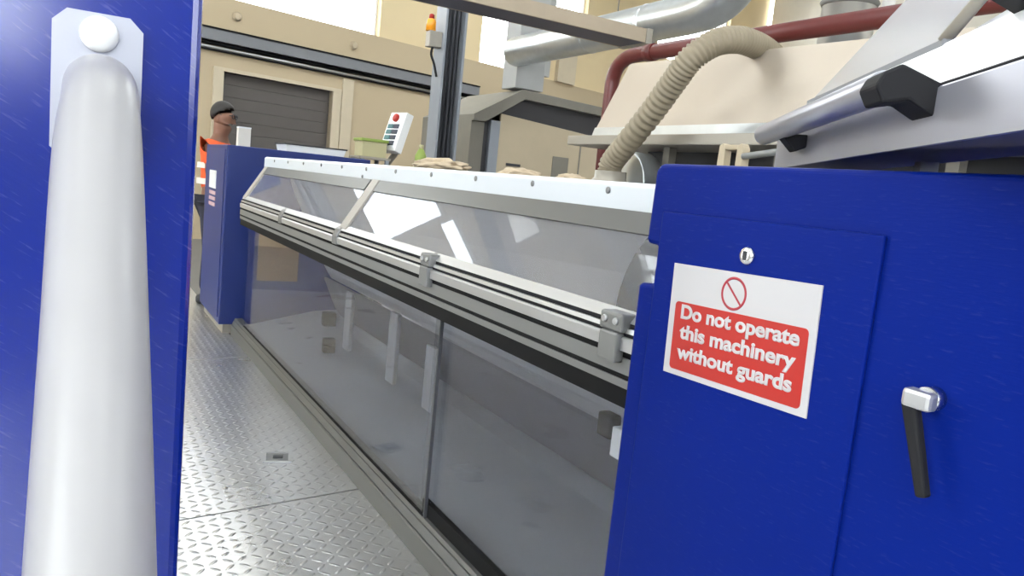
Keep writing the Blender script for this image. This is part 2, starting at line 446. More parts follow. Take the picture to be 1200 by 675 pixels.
# ================================================================== NEAR CABINET (right)
X0 = 1.0
nc = thing('control_cabinet', 'large blue machine end cabinet carrying the red and white warning sign', 'machine cabinet', (1.3, .5, 0))
face = [(-.45, 0), (1.206, 0), (1.206, 1.157), (1.164, 1.160), (1.164, 1.236), (1.198, 1.238), (1.195, 1.382), (1.183, 1.396), (-.45, 1.400)]
obj('face_panel', prism(BM(), face, 'x', X0, X0+.03, .009, seg=3), 'blue', nc)
obj('body', box(BM(), (X0+.03, -.44, 0), (1.78, 1.14, 1.385), .006), 'blue', nc)
dpan = obj('door', prism(BM(), [(.677, .18), (1.15, .18), (1.15, 1.304), (.677, 1.306)], 'x', X0-.008, X0, .003), 'blue', nc)
lk = obj('lock', tube(BM(), [(X0-.004, .920, 1.246), (X0-.012, .920, 1.246), (X0-.016, .920, 1.246), (X0-.0165, .920, 1.246)], [.0155, .0155, .0125, .009], 24), 'steel', dpan)
obj('key_slot', box(BM(), (X0-.0185, .9175, 1.2385), (X0-.0150, .9225, 1.2535)), 'dark', lk)
# lever handle: silver hub on a boss, slim black arm hanging slightly askew
lv = obj('lever', BM() if False else cyl(BM(), (X0+.001, .572, 1.100), (X0-.022, .572, 1.100), .016), 'steel', nc, label='silver hub with black lever arm')
bm = box(BM(), (X0-.040, .555, 1.086), (X0-.018, .596, 1.112), .006)
obj('hub', bm, 'alu', lv)
def bar_prism(bm, A, Bp, wa, wb, x0, x1, bev):
    A, Bp = V3((0, *A)), V3((0, *Bp)); d = (Bp-A).normalized(); s = V3((0, -d.z, d.y))
    P = [A+s*wa/2, Bp+s*wb/2, Bp-s*wb/2, A-s*wa/2]
    return prism(bm, [(p.y, p.z) for p in P], 'x', x0, x1, bev)
obj('arm', bar_prism(BM(), (.587, 1.095), (.548, .975), .021, .015, X0-.038, X0-.022, .004), 'charcoal', lv)
# ---- sign (turned about 1.7 degrees on the door)
sgM = Matrix.Translation((X0-.009, .926, 1.112)) @ Matrix.Rotation(math.radians(-1.7), 4, 'X')
sg = obj('sign', box(BM(), (-.0016, -.1655, -.1035), (.001, .1655, .1035), M=sgM), 'sign_white', dpan, label='white warning sign with red text block')
def rrect(w0, w1, h0, h1, r, n=6):
    P = []
    for (cx, cz, a0) in ((w1-r, h1-r, 0), (w0+r, h1-r, 90), (w0+r, h0+r, 180), (w1-r, h0+r, 270)):
        for i in range(n+1):
            a = math.radians(a0+90*i/n); P.append((cx+r*math.cos(a), cz+r*math.sin(a)))
    return P
obj('red_panel', prism(BM(), rrect(-.152, .150, -.093, .034, .008), 'x', -.0022, -.0015, M=sgM), 'sign_red', sg)
bm = BM(); t = bmesh.new()
tube(t, [(0, .010+.0268*math.cos(2*math.pi*i/48), .0665+.0268*math.sin(2*math.pi*i/48)) for i in range(49)], .0024, 8, caps=False)
for v in t.verts: v.co.x = v.co.x*.3-.0020
merge(bm, t, sgM)
# slash from upper left to lower right (the viewer's left is +y)
prism(bm, [(.010+.0195, .0665+.0170), (.010+.0170, .0665+.0195), (.010-.0195, .0665-.0170), (.010-.0170, .0665-.0195)], 'x', -.0023, -.0015, M=sgM)
obj('prohibition_symbol', bm, 'ring_red', sg)
bm = BM()
for txt, z, wd in (('Do not operate', .0045, .270), ('this machinery', -.0325, .266), ('without guards', -.0700, .266)):
    fc = bpy.data.curves.new('txt', 'FONT'); fc.body = txt; fc.size = .036; fc.extrude = .0003; fc.bevel_depth = .0014; fc.bevel_resolution = 0; fc.align_x = 'CENTER'
    fo = bpy.data.objects.new('txt', fc); COL.objects.link(fo)
    dg = bpy.context.evaluated_depsgraph_get(); me = bpy.data.meshes.new_from_object(fo.evaluated_get(dg))
    t = bmesh.new(); t.from_mesh(me); xs_ = [v.co.x for v in t.verts]; sc = wd/(max(xs_)-min(xs_))
    # text plane: letters run towards -y, rise towards +z, face -x
    for v in t.verts: v.co = V3((-.0024-v.co.z*.4, -v.co.x*sc-.001, v.co.y*.98+z))
    bmesh.ops.recalc_face_normals(t, faces=t.faces)
    merge(bm, t, sgM); bpy.data.meshes.remove(me)
    bpy.data.objects.remove(fo); bpy.data.curves.remove(fc)
obj('lettering', bm, 'sign_white', sg)

# ================================================================== LONG MACHINE
mc = thing('textile_machine', 'long machine with clear tilted visors, aluminium rails and sliding glass fronts', 'machine', (1.7, 3.5, 0))
YA, YB = 1.225, 5.70       # near and far end of the front
# --- top cover strip and screws
st = obj('top_cover', prism(BM(), [(1.20, 1.287), (1.20, 1.352), (1.212, 1.362), (1.30, 1.362), (1.30, 1.352), (1.222, 1.352), (1.222, 1.287)], 'y', 1.23, YB, .003), 'strip', mc)
obj('deck', box(BM(), (1.44, 1.23, 1.340), (2.32, 5.95, 1.362), .003), 'alu_dull', mc)
ys_ = [1.609+.377*i for i in range(11)]
for y in ys_:
    obj('screw', tube(BM(), [(1.201, y, 1.338), (1.197, y, 1.338), (1.195, y, 1.338)], [.009, .009, .005], 12), 'alu_dull', st)
obj('screw', tube(BM(), [(1.201, 3.543, 1.301), (1.197, 3.543, 1.301), (1.195, 3.543, 1.301)], [.008, .008, .005], 12), 'alu_dull', st)
# --- visors: tilted clear sheets between the strip and the rail
def vis(x, off=0.0):  # z on the visor line at x
    return 1.066+(x-1.058)*(1.290-1.066)/(1.196-1.058)+off
segs = [(3.40, 5.62), (1.26, 3.37)]
for i, (a, b) in enumerate(segs):
    vp = obj('visor', prism(BM(), [(1.058, 1.066), (1.196, 1.290), (1.200, 1.288), (1.062, 1.064)], 'y', a+.01, b-.01), 'glass_visor', mc)
    obj('hinge_strip', prism(BM(), [(1.162, 1.243), (1.194, 1.294), (1.1985, 1.291), (1.168, 1.239)], 'y', a+.005, b-.005, .001), 'sill', vp)
    # aluminium edge strip at the far end of each sheet
    ends = (b,) if i == 1 else (b,)
    for e in ends:
        obj('edge_strip', prism(BM(), [(1.050, 1.068), (1.190, 1.295), (1.200, 1.288), (1.062, 1.062)], 'y', e-.085, e+.005, .002), 'edge', vp)
# --- visor rail (moves with the visors): three aluminium ribs, groove shade put in as dark strips
def rail(a, b):
    P = [(1.078, .997), (1.078, 1.078), (1.066, 1.080), (1.048, 1.060), (1.046, 1.057), (1.058, 1.0565), (1.058, 1.0465), (1.042, 1.046), (1.039, 1.036),
         (1.055, 1.035), (1.055, 1.0275), (1.038, 1.027), (1.033, 1.022), (1.034, .997)]
    rl = obj('visor_rail', prism(BM(), P, 'y', a, b), 'alu', mc)
    g = box(BM(), (1.0475, a+.002, 1.0470), (1.0585, b-.002, 1.0562)); box(g, (1.0415, a+.002, 1.0276), (1.0555, b-.002, 1.0347))
    obj('groove_shade', g, 'charcoal', rl)
cuts = [YA, 2.335, 3.37, 4.42, 5.63]
for a, b in zip(cuts, cuts[1:]): rail(a+.012, b-.012)
def latch(y, big=True):
    l = obj('latch', box(BM(), (1.024, y-.040, 1.035), (1.075, y+.040, 1.076), .006), 'alu_dull', mc)
    obj('latch_tongue', box(BM(), (1.020, y-.032, .968), (1.046, y+.032, 1.034), .005), 'alu_dull', l)
    for q in (-.02, .02): obj('knuckle', tube(BM(), [(1.024, y+q, 1.058), (1.0185, y+q, 1.058)], [.009, .007], 12), 'alu', l)
latch(2.335); latch(1.312)
for y in (3.37, 4.42):
    l = obj('rail_joint', prism(BM(), [(1.030, .990), (1.030, 1.030), (1.044, 1.062), (1.066, 1.076), (1.076, 1.07), (1.076, .990)], 'y', y-.035, y+.035, .004), 'alu_dull', mc)
# --- fixed beam below the visor rail
P = [(1.10, .994), (1.07, .994), (1.07, .981), (1.044, .981), (1.044, .9455), (1.058, .945), (1.058, .9345), (1.044, .934), (1.046, .9155), (1.060, .9145), (1.060, .9143), (1.10, .9143)]
fb = obj('fixed_beam', prism(BM(), P, 'y', YA, 5.66, 0), 'alu_dull', mc)
g = box(BM(), (1.045, YA+.003, .9815), (1.0705, 5.655, .9965)); box(g, (1.0455, YA+.003, .9348), (1.0585, 5.655, .9447))
obj('groove_shade', g, 'black', fb)  # black strips fill the beam's gaps in place of shade
obj('glass_seal', box(BM(), (1.050, YA, .872), (1.125, 5.66, .9142)), 'black', mc)
# --- sliding panes
p1 = obj('sliding_pane', box(BM(), (1.116, 2.36, .125), (1.122, 5.68, .89)), 'glass_door', mc)
obj('edge_seal', box(BM(), (1.112, 2.352, .125), (1.124, 2.360, .87)), 'column_dark', p1)
obj('bottom_seal', box(BM(), (1.111, 2.364, .118), (1.124, 5.68, .138)), 'black', p1)
p2 = obj('sliding_pane', box(BM(), (1.134, YA, .125), (1.140, 2.44, .89)), 'glass_door', mc)
obj('bottom_seal', box(BM(), (1.124, YA, .118), (1.146, 2.40, .185)), 'black', p2)
lt = obj('pane_latch', box(BM(), (1.15, 1.425, .735), (1.185, 1.48, .795), .006), 'charcoal', p2)
lt2 = obj('pane_keeper', box(BM(), (1.15, 1.36, .70), (1.175, 1.418, .775), .004), 'white', p2)
# --- sill: kick plate with stepped profile
P = [(1.083, .0), (1.083, .080), (1.087, .085), (1.0925, .085), (1.0925, .091), (1.089, .093), (1.101, .117), (1.106, .118), (1.106, .1225), (1.103, .124), (1.110, .134), (1.16, .134), (1.16, .0)]
obj('sill', prism(BM(), P, 'y', YA, 5.98), 'sill', mc)
# --- inside: curved grey cover sheet, violet base panel, posts, drip tray, near end drum
def curve_sheet(pts, t, y0a, y1a, mat, name):
    """sheet following (x,z) points; ends can be cut askew: y0a/y1a are per-point"""
    bm = BM(); A = []
    for (x, z), u, v in zip(pts, y0a, y1a):
        A.append([bm.verts.new((x, u, z)), bm.verts.new((x, v, z))])
    for a, b in zip(A, A[1:]): bm.faces.new((a[0], a[1], b[1], b[0])).smooth = True
    bmesh.ops.solidify(bm, geom=bm.faces, thickness=t)
    return obj(name, bm, mat, mc)
prof = [(1.27, 1.285), (1.30, 1.20), (1.335, 1.12), (1.39, 1.0), (1.45, .87), (1.52, .73), (1.58, .62), (1.62, .56)]
nP = len(prof)
curve_sheet(prof, .006, [1.62, 1.58, 1.57, 1.60, 1.55, 1.5, 1.4, 1.35], [5.3]*nP, 'sheet', 'cover_sheet')
curve_sheet([(1.60, .56), (1.585, .55), (1.60, .52), (1.68, .34), (1.72, .28)], .006, [1.24]*5, [5.36]*5, 'violet', 'base_panel')
obj('drip_tray', prism(BM(), [(1.16, .06), (1.16, .08), (1.70, .20), (2.3, .24), (2.3, .06)], 'y', 1.23, 5.95), 'inner_floor', mc)
for y, h in ((3.95, .57), (3.42, .50), (4.75, .55)):
    obj('post', box(BM(), (1.575, y-.06, .17), (1.60, y+.06, h), .004), 'post', mc)
obj('drum', tube(BM(), [(1.56, 1.235, 1.02), (1.56, 1.60, 1.02)], [.30, .30], 48), 'drum', mc)
obj('rear_frame', box(BM(), (2.26, 1.23, .0), (2.32, 5.95, 1.345)), 'sheet', mc)
obj('bearing_block', box(BM(), (1.46, 4.86, .30), (1.54, 4.93, .39), .006), 'charcoal', mc)
obj('bearing_block', box(BM(), (1.40, 4.62, .18), (1.47, 4.68, .27), .006), 'charcoal', mc)

# ================================================================== FAR CABINET
YC = 6.03
fcb = thing('end_cabinet', 'blue cabinet at the far end of the machine beside the person', 'machine cabinet', (1.6, 6.5, 0))
obj('body', box(BM(), (1.0, YC, .075), (2.1, 7.02, 1.425), .006), 'blue_dark', fcb)
obj('plinth', box(BM(), (1.035, YC+.03, 0), (2.07, 6.99, .075)), 'hood_lip', fcb)
bp = obj('front_panel', box(BM(), (.994, YC+.06, .12), (1.0, 6.96, 1.39), .002), 'blue_dark', fcb)
lb = obj('label_plate', box(BM(), (.990, 6.42, 1.08), (.994, 6.74, 1.22)), 'white', bp, label='pale label with pinkish lines')
bm = BM()
for z in (.94, .985, 1.03): box(bm, (.9905, 6.42, z), (.994, 6.72, z+.028))
obj('label_lines', bm, 'pinkish', lb)
obj('inspection_board', box(BM(), (1.26, YC-.012, .42), (1.57, YC, .86), .003), 'wood', fcb, label='brown board panel')
# things on the far cabinet
tv = thing('flat_tray', 'flat white tray with a dark rim lying on the far blue cabinet', 'tray', (1.68, 6.28, 1.425))
obj('tray_body', prism(BM(), [(1.455, 1.426), (1.44, 1.478), (1.92, 1.478), (1.905, 1.426)], 'y', 6.12, 6.45, .003), 'white', tv)
obj('rim', box(BM(), (1.43, 6.11, 1.478), (1.93, 6.46, 1.488), .002), 'dark', tv)
wb = thing('white_box', 'upright white box on the far cabinet in front of the dark shutter', 'box', (1.27, 6.83, 1.425))
obj('carton', box(BM(), (1.205, 6.78, 1.4255), (1.305, 6.86, 1.585), .003), 'wall_pale', wb)
obj('lid', box(BM(), (1.203, 6.778, 1.585), (1.307, 6.862, 1.596), .002), 'white', wb)

# ================================================================== FLOOR SOCKET
fs = thing('floor_socket', 'small square metal floor hatch set in the tread plate walkway', 'floor hatch', (.84, 3.39, 0))
A = math.radians(-14); hM = Matrix.Translation((.845, 3.39, 0)) @ Matrix.Rotation(A, 4, 'Z')
bm = BM(); w = .062
for lo, hi in (((-w, -w, .001), (w, -w+.012, .007)), ((-w, w-.012, .001), (w, w, .007)), ((-w, -w+.012, .001), (-w+.012, w-.012, .007)), ((w-.012, -w+.012, .001), (w, w-.012, .007))):
    box(bm, lo, hi, M=hM)
obj('frame', bm, 'alu', fs)
obj('lid', box(BM(), (-w+.014, -w+.014, .001), (w-.014, w-.014, .004), M=hM), 'alu_dull', fs)
obj('lift_ring', box(BM(), (-.02, -.016, .004), (.024, .016, .008), .002, M=hM), 'dark', fs)

# ================================================================== COLUMN with beacon
cl = thing('steel_column', 'grey steel building column rising behind the machine', 'column', (3.65, 8.15, 0))
obj('flange', box(BM(), (3.52, 8.0, -.03), (3.545, 8.27, 8.0)), 'column', cl)
obj('flange', box(BM(), (3.755, 8.0, -.03), (3.78, 8.27, 8.0)), 'column', cl)
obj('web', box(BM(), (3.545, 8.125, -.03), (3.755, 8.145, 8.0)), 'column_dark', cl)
bm = BM()
for x in (3.60, 3.66, 3.71): cyl(bm, (x, 8.09, 0), (x, 8.09, 8), .018, 10)
obj('conduits', bm, 'column_dark', cl)
bc = thing('warning_beacon', 'amber warning beacon on a grey box fixed to the steel column', 'beacon', (3.45, 8.12, 2.66))
obj('junction_box', box(BM(), (3.37, 8.06, 2.76), (3.52, 8.18, 2.93), .008), 'hood_lip', bc)
obj('lens', tube(BM(), [(3.40, 8.12, 2.93), (3.40, 8.12, 3.03), (3.40, 8.12, 3.055), (3.40, 8.12, 3.065)], [.055, .052, .04, .015], 20), 'amber', bc)
obj('cap', tube(BM(), [(3.40, 8.12, 3.062), (3.40, 8.12, 3.10), (3.40, 8.12, 3.11)], [.03, .03, .018], 16), 'sign_red', bc)
obj('cable', tube(BM(), catmull([(3.44, 8.12, 2.77), (3.42, 8.10, 2.68), (3.46, 8.09, 2.58), (3.50, 8.09, 2.45)], 6), .014, 8), 'charcoal', bc)

# ================================================================== OPERATOR PANEL, CRATE, BOTTLE
op = thing('operator_panel', 'tilted white control panel with red button and dark keys on a post', 'control panel', (2.48, 6.62, 0))
OM = Matrix.Translation((2.48, 6.55, 1.70)) @ Matrix.Rotation(math.radians(14), 4, 'Z') @ Matrix.Rotation(math.radians(17), 4, 'Y')
# local: face looks to -x, width along y, height along z
obj('housing', box(BM(), (-.02, -.12, -.18), (.06, .12, .18), .006, M=OM), 'white', op)
obj('fascia', box(BM(), (-.024, -.088, -.15), (-.019, .098, .165), M=OM), 'sheet', op)
bm = BM(); tube(bm, [OM @ V3((-.022, .0, .122)), OM @ V3((-.045, .0, .122)), OM @ V3((-.052, .0, .122))], [.036, .036, .022], 18)
obj('stop_button', bm, 'sign_red', op)
for q in range(4):
    z = .045-q*.052
    obj('key', box(BM(), (-.032, .012, z-.02), (-.021, .088, z+.02), .003, M=OM), 'key_teal', op)
    obj('key', box(BM(), (-.032, -.078, z-.02), (-.021, .002, z+.02), .003, M=OM), 'key_dark', op)
obj('post', tube(BM(), [(2.48, 7.12, -.03), (2.50, 7.12, 1.2), (2.53, 6.62, 1.52), (2.51, 6.56, 1.62)], .028, 14), 'hood_lip', op)
obj('foot', box(BM(), (2.33, 7.0, -.03), (2.63, 7.25, 0), .004), 'hood_lip', op)
cr = thing('green_bin', 'yellowish bin with a lime green rim on a grey stand', 'bin', (2.27, 6.55, 0))
bm = BM(); prism(bm, [(2.165, 1.46), (2.160, 1.59), (2.385, 1.59), (2.38, 1.46)], 'y', 6.45, 6.66, .004)
obj('bin_body', bm, 'yellowish', cr)
obj('rim', box(BM(), (2.15, 6.44, 1.59), (2.395, 6.67, 1.615), .004), 'green', cr)
obj('shelf', box(BM(), (2.13, 6.40, 1.44), (2.41, 6.70, 1.46)), 'hood_lip', cr)
for x in (2.16, 2.38):
    for y in (6.42, 6.68): obj('leg', box(BM(), (x-.015 if x > 2.2 else x-.015, y-.015, -.03), (x+.015, y+.015, 1.44)), 'column', cr)
sb = thing('green_bottle', 'lime green bottle standing on the machine top before the steel column', 'bottle', (1.92, 4.58, 1.362))
obj('bottle_body', tube(BM(), [(1.92, 4.58, 1.363), (1.92, 4.58, 1.46), (1.92, 4.58, 1.49), (1.92, 4.58, 1.505)], [.036, .036, .022, .014], 16), 'green', sb)
obj('cap', tube(BM(), [(1.92, 4.58, 1.505), (1.92, 4.58, 1.53)], [.016, .014], 12), 'yellowish', sb)

# ================================================================== WOOL ON THE MACHINE TOP
def wool(lb, c, s, seed):
    b = blob(BM(), c, s, seed)
    for v in b.verts: v.co.z = max(v.co.z, 1.3625)
    return tag(obj('wool_fleece', b, 'wool', loc=(c[0], c[1], 1.362)), lb, 'wool', 'wool heaps on the machine top')
wool('long flat heap of tan wool on the machine top in front of the column', (1.62, 3.58, 1.388), (.12, .20, .042), 1)
wool('low tan wool heap on the machine top in front of the grey booth', (1.75, 3.02, 1.372), (.10, .10, .036), 2)
wool('small tan wool tuft on the machine top below the dark booth hatch', (1.93, 2.86, 1.372), (.07, .08, .034), 3)

# ================================================================== BOOTH
bo = thing('machine_booth', 'beige panelled machine booth with grey sloped roof and dark window band', 'machine booth', (5.6, 9.6, 0))
y0, y1 = 9.0, 10.6
obj('roof', prism(BM(), [(4.43, 2.12), (4.43, 2.20), (5.12, 2.60), (8.4, 2.46), (8.4, 2.35), (5.16, 2.48), (4.60, 2.12)], 'y', y0-.06, y1, .004), 'booth', bo)
obj('pillar', box(BM(), (4.43, y0, 0), (4.62, y1, 2.13), .006), 'booth', bo)
obj('pillar', box(BM(), (4.72, y0+.01, 0), (4.86, y0+.15, 2.16), .006), 'column', bo)
obj('side_gap', box(BM(), (4.62, y0+.08, 0), (4.72, y1, 2.16)), 'booth_dark', bo)
obj('window_band', prism(BM(), [(4.62, 2.13), (5.16, 2.48), (8.4, 2.35), (8.4, 2.0), (4.86, 2.25), (4.62, 2.25-.05)], 'y', y0+.06, y1-.02), 'booth_dark', bo)
fp = obj('front_panel', prism(BM(), [(4.86, 0), (8.4, 0), (8.4, 1.98), (4.86, 2.26)], 'y', y0+.02, y0+.06, .003), 'booth_panel', bo)
obj('hatch', box(BM(), (5.72, y0+.008, 1.50), (5.98, y0+.02, 1.80), .003), 'booth', bo)
obj('vent_slot', box(BM(), (5.0, y0+.012, 1.60), (5.22, y0+.02, 1.635)), 'booth_dark', bo)
bm = BM(); box(bm, (6.15, y0+.012, 0), (6.17, y0+.02, 2.1)); obj('panel_seam', bm, 'booth', bo)
obj('back_panel', box(BM(), (4.63, y1-.02, 0), (8.4, y1, 2.3)), 'booth_panel', bo)

# ================================================================== FUME HOOD, LEGS
hd = thing('extraction_hood', 'big pale metal extraction hood with sloped sides above the machine', 'hood', (2.7, 2.2, 1.362))
bm = BM(); t = bmesh.new()
lo = [(2.20, 1.15, 1.605), (3.45, 1.15, 1.605), (3.45, 3.14, 1.605), (2.20, 3.14, 1.605)]
hi = [(2.32, 1.22, 1.925), (3.30, 1.22, 1.925), (3.30, 3.02, 1.945), (2.32, 3.06, 1.965)]
a = [t.verts.new(p) for p in lo]; b = [t.verts.new(p) for p in hi]
t.faces.new(a[::-1]); t.faces.new(b)
for i in range(4): t.faces.new((a[i], a[(i+1) % 4], b[(i+1) % 4], b[i]))
bmesh.ops.bevel(t, geom=list(t.edges), offset=.006, segments=2, affect='EDGES')
merge(bm, t); obj('canopy', bm, 'hood', hd)
obj('lip', box(BM(), (2.15, 1.12, 1.560), (3.5, 3.27, 1.604), .004), 'hood_lip', hd)
obj('trim_band', prism(BM(), [(2.194, 1.606), (2.2085, 1.648), (2.2165, 1.648), (2.202, 1.606)], 'y', 1.15, 3.128), 'galv', hd)
obj('dark_block', box(BM(), (2.45, 1.25, 1.3625), (3.3, 3.0, 1.560)), 'dark', hd)  # dark block added to fill the dark gap below the hood
for y in (1.35, 2.0, 2.62): obj('support', box(BM(), (2.24, y-.02, 1.3625), (2.28, y+.02, 1.56)), 'booth', hd)
rg = thing('roller_guard', 'pale rounded guard on the machine top under the hood', 'guard', (2.2, 2.72, 1.362))
bm = BM(); P = [(2.56+.14*math.cos(math.radians(a)), 1.363+.165*math.sin(math.radians(a))) for a in range(0, 181, 12)]
prism(bm, [(y+.14, z) for y, z in P], 'x', 2.09, 2.2, .004); obj('shell', bm, 'galv', rg)
obj('flange', box(BM(), (2.06, 2.55, 1.3625), (2.22, 2.89, 1.368)), 'alu_dull', rg)
kb = thing('clamp_bracket', 'small pale double clamp bracket behind the top of the near blue cabinet', 'bracket', (1.75, 1.73, 1.362))
for y in (1.70, 1.775): obj('jaw', prism(BM(), [(y-.016, 1.363), (y-.014, 1.505), (y-.004, 1.52), (y+.012, 1.512), (y+.016, 1.363)], 'x', 1.735, 1.765, .003), 'booth_panel', kb)
obj('bridge', box(BM(), (1.737, 1.69, 1.500), (1.763, 1.785, 1.515), .003), 'booth_panel', kb)
obj('lever', rbar(BM(), (1.74, 1.69, 1.48), (1.76, 1.55, 1.50), .010), 'alu_dull', kb)

# flexible hose
# the hose stub and the roller guard stand side by side on the deck
hs = thing('flexible_hose', 'tan ribbed flexible hose arching from the machine top over the hood', 'hose', (2.0, 2.68, 1.362))
hpts = [(2.0, 2.68, 1.40), (2.0, 2.685, 1.46), (2.0, 2.59, 1.55), (2.0, 2.451, 1.676), (2.0, 2.345, 1.785), (2.01, 2.275, 1.865), (2.08, 2.235, 1.930), (2.18, 2.225, 1.958), (2.28, 2.24, 1.962), (2.37, 2.26, 1.955), (2.46, 2.27, 1.93)]
C2 = catmull(hpts, 24)
obj('ribbed_tube', tube(BM(), C2, [.047 + (.0045 if (i % 4) in (0, 1) else -.0015) for i in range(len(C2))], 24), 'hose', hs)
obj('collar', tube(BM(), [(2.0, 2.68, 1.363), (2.0, 2.68, 1.39), (2.0, 2.68, 1.40), (2.0, 2.68, 1.43)], [.078, .078, .068, .068], 28), 'hood_lip', hs)

# red pipe
rp = thing('red_pipe', 'dark red pipe running above the hood and bending down at its far end', 'pipe', (2.5, 3.5, 0))
pts = [(2.5, .6, 2.045), (2.5, 3.18, 2.055), (2.5, 3.30, 2.050), (2.5, 3.385, 2.015), (2.5, 3.425, 1.95), (2.5, 3.43, 1.87), (2.5, 3.43, -.03)]
obj('pipe_run', tube(BM(), [pts[0], pts[1]]+catmull(pts[1:-1], 6)[1:]+[pts[-1]], .038, 20), 'red', rp)
obj('bend_collar', tube(BM(), [(2.5, 3.10, 2.055), (2.5, 3.16, 2.055)], [.043, .043], 20), 'red', rp)
obj('bracket', box(BM(), (2.485, .80, 1.93), (2.515, .84, 2.02)), 'red', rp)

# vertical exhaust duct and thin pipe on the hood
vd = thing('exhaust_duct', 'upright silver exhaust duct rising from the top of the hood', 'duct', (2.75, 2.28, 1.93))
obj('tube', cyl(BM(), (2.75, 2.20, 1.92), (2.75, 2.20, 8), .105, 28), 'galv', vd)
obj('joint_ring', tube(BM(), [(2.75, 2.20, 2.185), (2.75, 2.20, 2.20), (2.75, 2.20, 2.215)], [.107, .116, .107], 28), 'alu_dull', vd)
obj('base_flange', cyl(BM(), (2.75, 2.20, 1.925), (2.75, 2.20, 1.955), .15, 28), 'alu_dull', vd)
tag(obj('vent_pipe', cyl(BM(), (2.75, 2.02, 1.92), (2.75, 2.02, 8), .024, 14), 'white', loc=(2.75, 2.02, 1.92)), 'thin white pipe standing beside the silver exhaust duct', 'pipe')

# galvanised main duct
md = thing('main_duct', 'large galvanised air duct slanting across below the ceiling', 'duct', (5, 7, 3.1))
pts = [(5.0, 9.04, 3.07), (5.0, 8.1, 3.07)]
pts2 = [(5.0, 5.75, 3.09), (5.0, 5.45, 3.12), (5.0, 5.22, 3.24), (5.0, 5.08, 3.45), (5.0, 5.0, 3.75)]
obj('riser', box(BM(), (5.03, 9.02, 2.62), (5.46, 9.40, 8), .01), 'pier', md)
obj('duct_run', tube(BM(), pts+catmull(pts2, 6)+[(5.0, 5.0, 8)], .185, 32), 'galv', md)
for y in (6.35, 7.35):
    obj('joint_ring', tube(BM(), [(5, y-.03, 3.08), (5, y, 3.08), (5, y+.03, 3.08)], [.186, .194, .186], 32), 'galv', md)
obj('hanger', cyl(BM(), (5.0, 6.9, 3.26), (5.0, 6.9, 8), .006, 8), 'alu_dull', md)

# overhead cable beam
be = thing('overhead_tray', 'tan overhead cable tray with dark underside crossing above the machine', 'cable tray', (3, 5.15, 2.55))
obj('tray_side', box(BM(), (-2.0, 5.0, 2.56), (3.92, 5.02, 2.665)), 'beam_tan', be)
obj('tray_side', box(BM(), (-2.0, 5.32, 2.56), (3.92, 5.34, 2.665)), 'beam_tan', be)
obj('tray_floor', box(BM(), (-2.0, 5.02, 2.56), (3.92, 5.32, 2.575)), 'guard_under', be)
obj('end_cap', box(BM(), (3.92, 4.99, 2.55), (3.98, 5.35, 2.67), .004), 'hood_lip', be)
bm = BM()
for y, z, r in ((5.10, 2.60, .025), (5.18, 2.61, .035), (5.26, 2.60, .025)): cyl(bm, (-2, y, z), (3.9, y, z), r, 10)
obj('cables', bm, 'charcoal', be)
for x in (-1.4, 1.2): obj('hanger', cyl(BM(), (x, 5.17, 2.575), (x, 5.17, 8), .012, 8), 'alu_dull', be)

# ================================================================== NEAR GUARD HOOD (upper right)
a_ = V3((.588, .809, 0)).normalized(); b_ = V3((a_.y, -a_.x, 0)); O = V3((1.402, 1.31, 0))
GM = Matrix(((a_.x, b_.x, 0, O.x), (a_.y, b_.y, 0, O.y), (0, 0, 1, 0), (0, 0, 0, 1)))
gh = thing('guard_hood', 'silver sloped guard hood with round bar standing on the near blue cabinet', 'machine guard', (1.5, .9, 1.385))
AL = (-1.22, .06)
# folded body: underside, upright face, sloping top sheet; profile in (b, z), extruded along a
def gprism(P, a0, a1, bev=0.0): return prism(BM(), P, 'x', a0, a1, bev, M=GM)
obj('face_sheet', gprism([(.050, 1.428), (.050, 1.500), (.053, 1.503), (.057, 1.500), (.057, 1.428)], *AL), 'guard', gh)
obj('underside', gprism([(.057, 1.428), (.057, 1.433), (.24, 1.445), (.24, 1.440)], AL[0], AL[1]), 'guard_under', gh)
obj('fold_strip', gprism([(.058, 1.498), (.056, 1.507), (.064, 1.512), (.070, 1.502)], *AL), 'charcoal', gh)
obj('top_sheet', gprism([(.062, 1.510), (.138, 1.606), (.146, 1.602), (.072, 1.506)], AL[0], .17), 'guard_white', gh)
# visor: quad with slanted far edge
def gquad(name, P, t, mat, par):
    bm = BM(); vs = [bm.verts.new(GM @ V3(p)) for p in P]; bm.faces.new(vs)
    bmesh.ops.solidify(bm, geom=bm.faces, thickness=t); return obj(name, bm, mat, par)
vz = gquad('visor', [(.17, .142, 1.612), (-.58, .142, 1.612), (-.70, .260, 1.840), (-.16, .260, 1.840)], .005, 'glass_guard', gh)
obj('gap_strip', gprism([(.134, 1.600), (.134, 1.612), (.146, 1.612), (.146, 1.600)], -.60, .18), 'tray', vz)  # strip put in for the dark gap line under the visor
pA, pB = GM @ V3((-.585, .140, 1.610)), GM @ V3((-.705, .258, 1.842))
obj('edge_bar', tube(BM(), [pA, pB], .010, 12), 'hood_lip', vz)
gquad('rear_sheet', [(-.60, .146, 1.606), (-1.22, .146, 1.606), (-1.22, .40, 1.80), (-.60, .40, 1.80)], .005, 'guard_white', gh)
obj('bar', rbar(BM(), GM @ V3((0, .004, 1.500)), GM @ V3((-.77, .004, 1.505)), .023, 24), 'guard', gh)
obj('clamp', prism(BM(), [(-.018, 1.515), (.004, 1.527), (.068, 1.501), (.068, 1.466), (.050, 1.464), (.018, 1.482), (-.014, 1.475), (-.026, 1.497)], 'x', -.825, -.755, .004, M=GM), 'charcoal', gh)
obj('clamp', prism(BM(), [(.0, 1.482), (.020, 1.488), (.051, 1.488), (.051, 1.463), (.030, 1.452)], 'x', -.215, -.165, .003, M=GM), 'charcoal', gh)
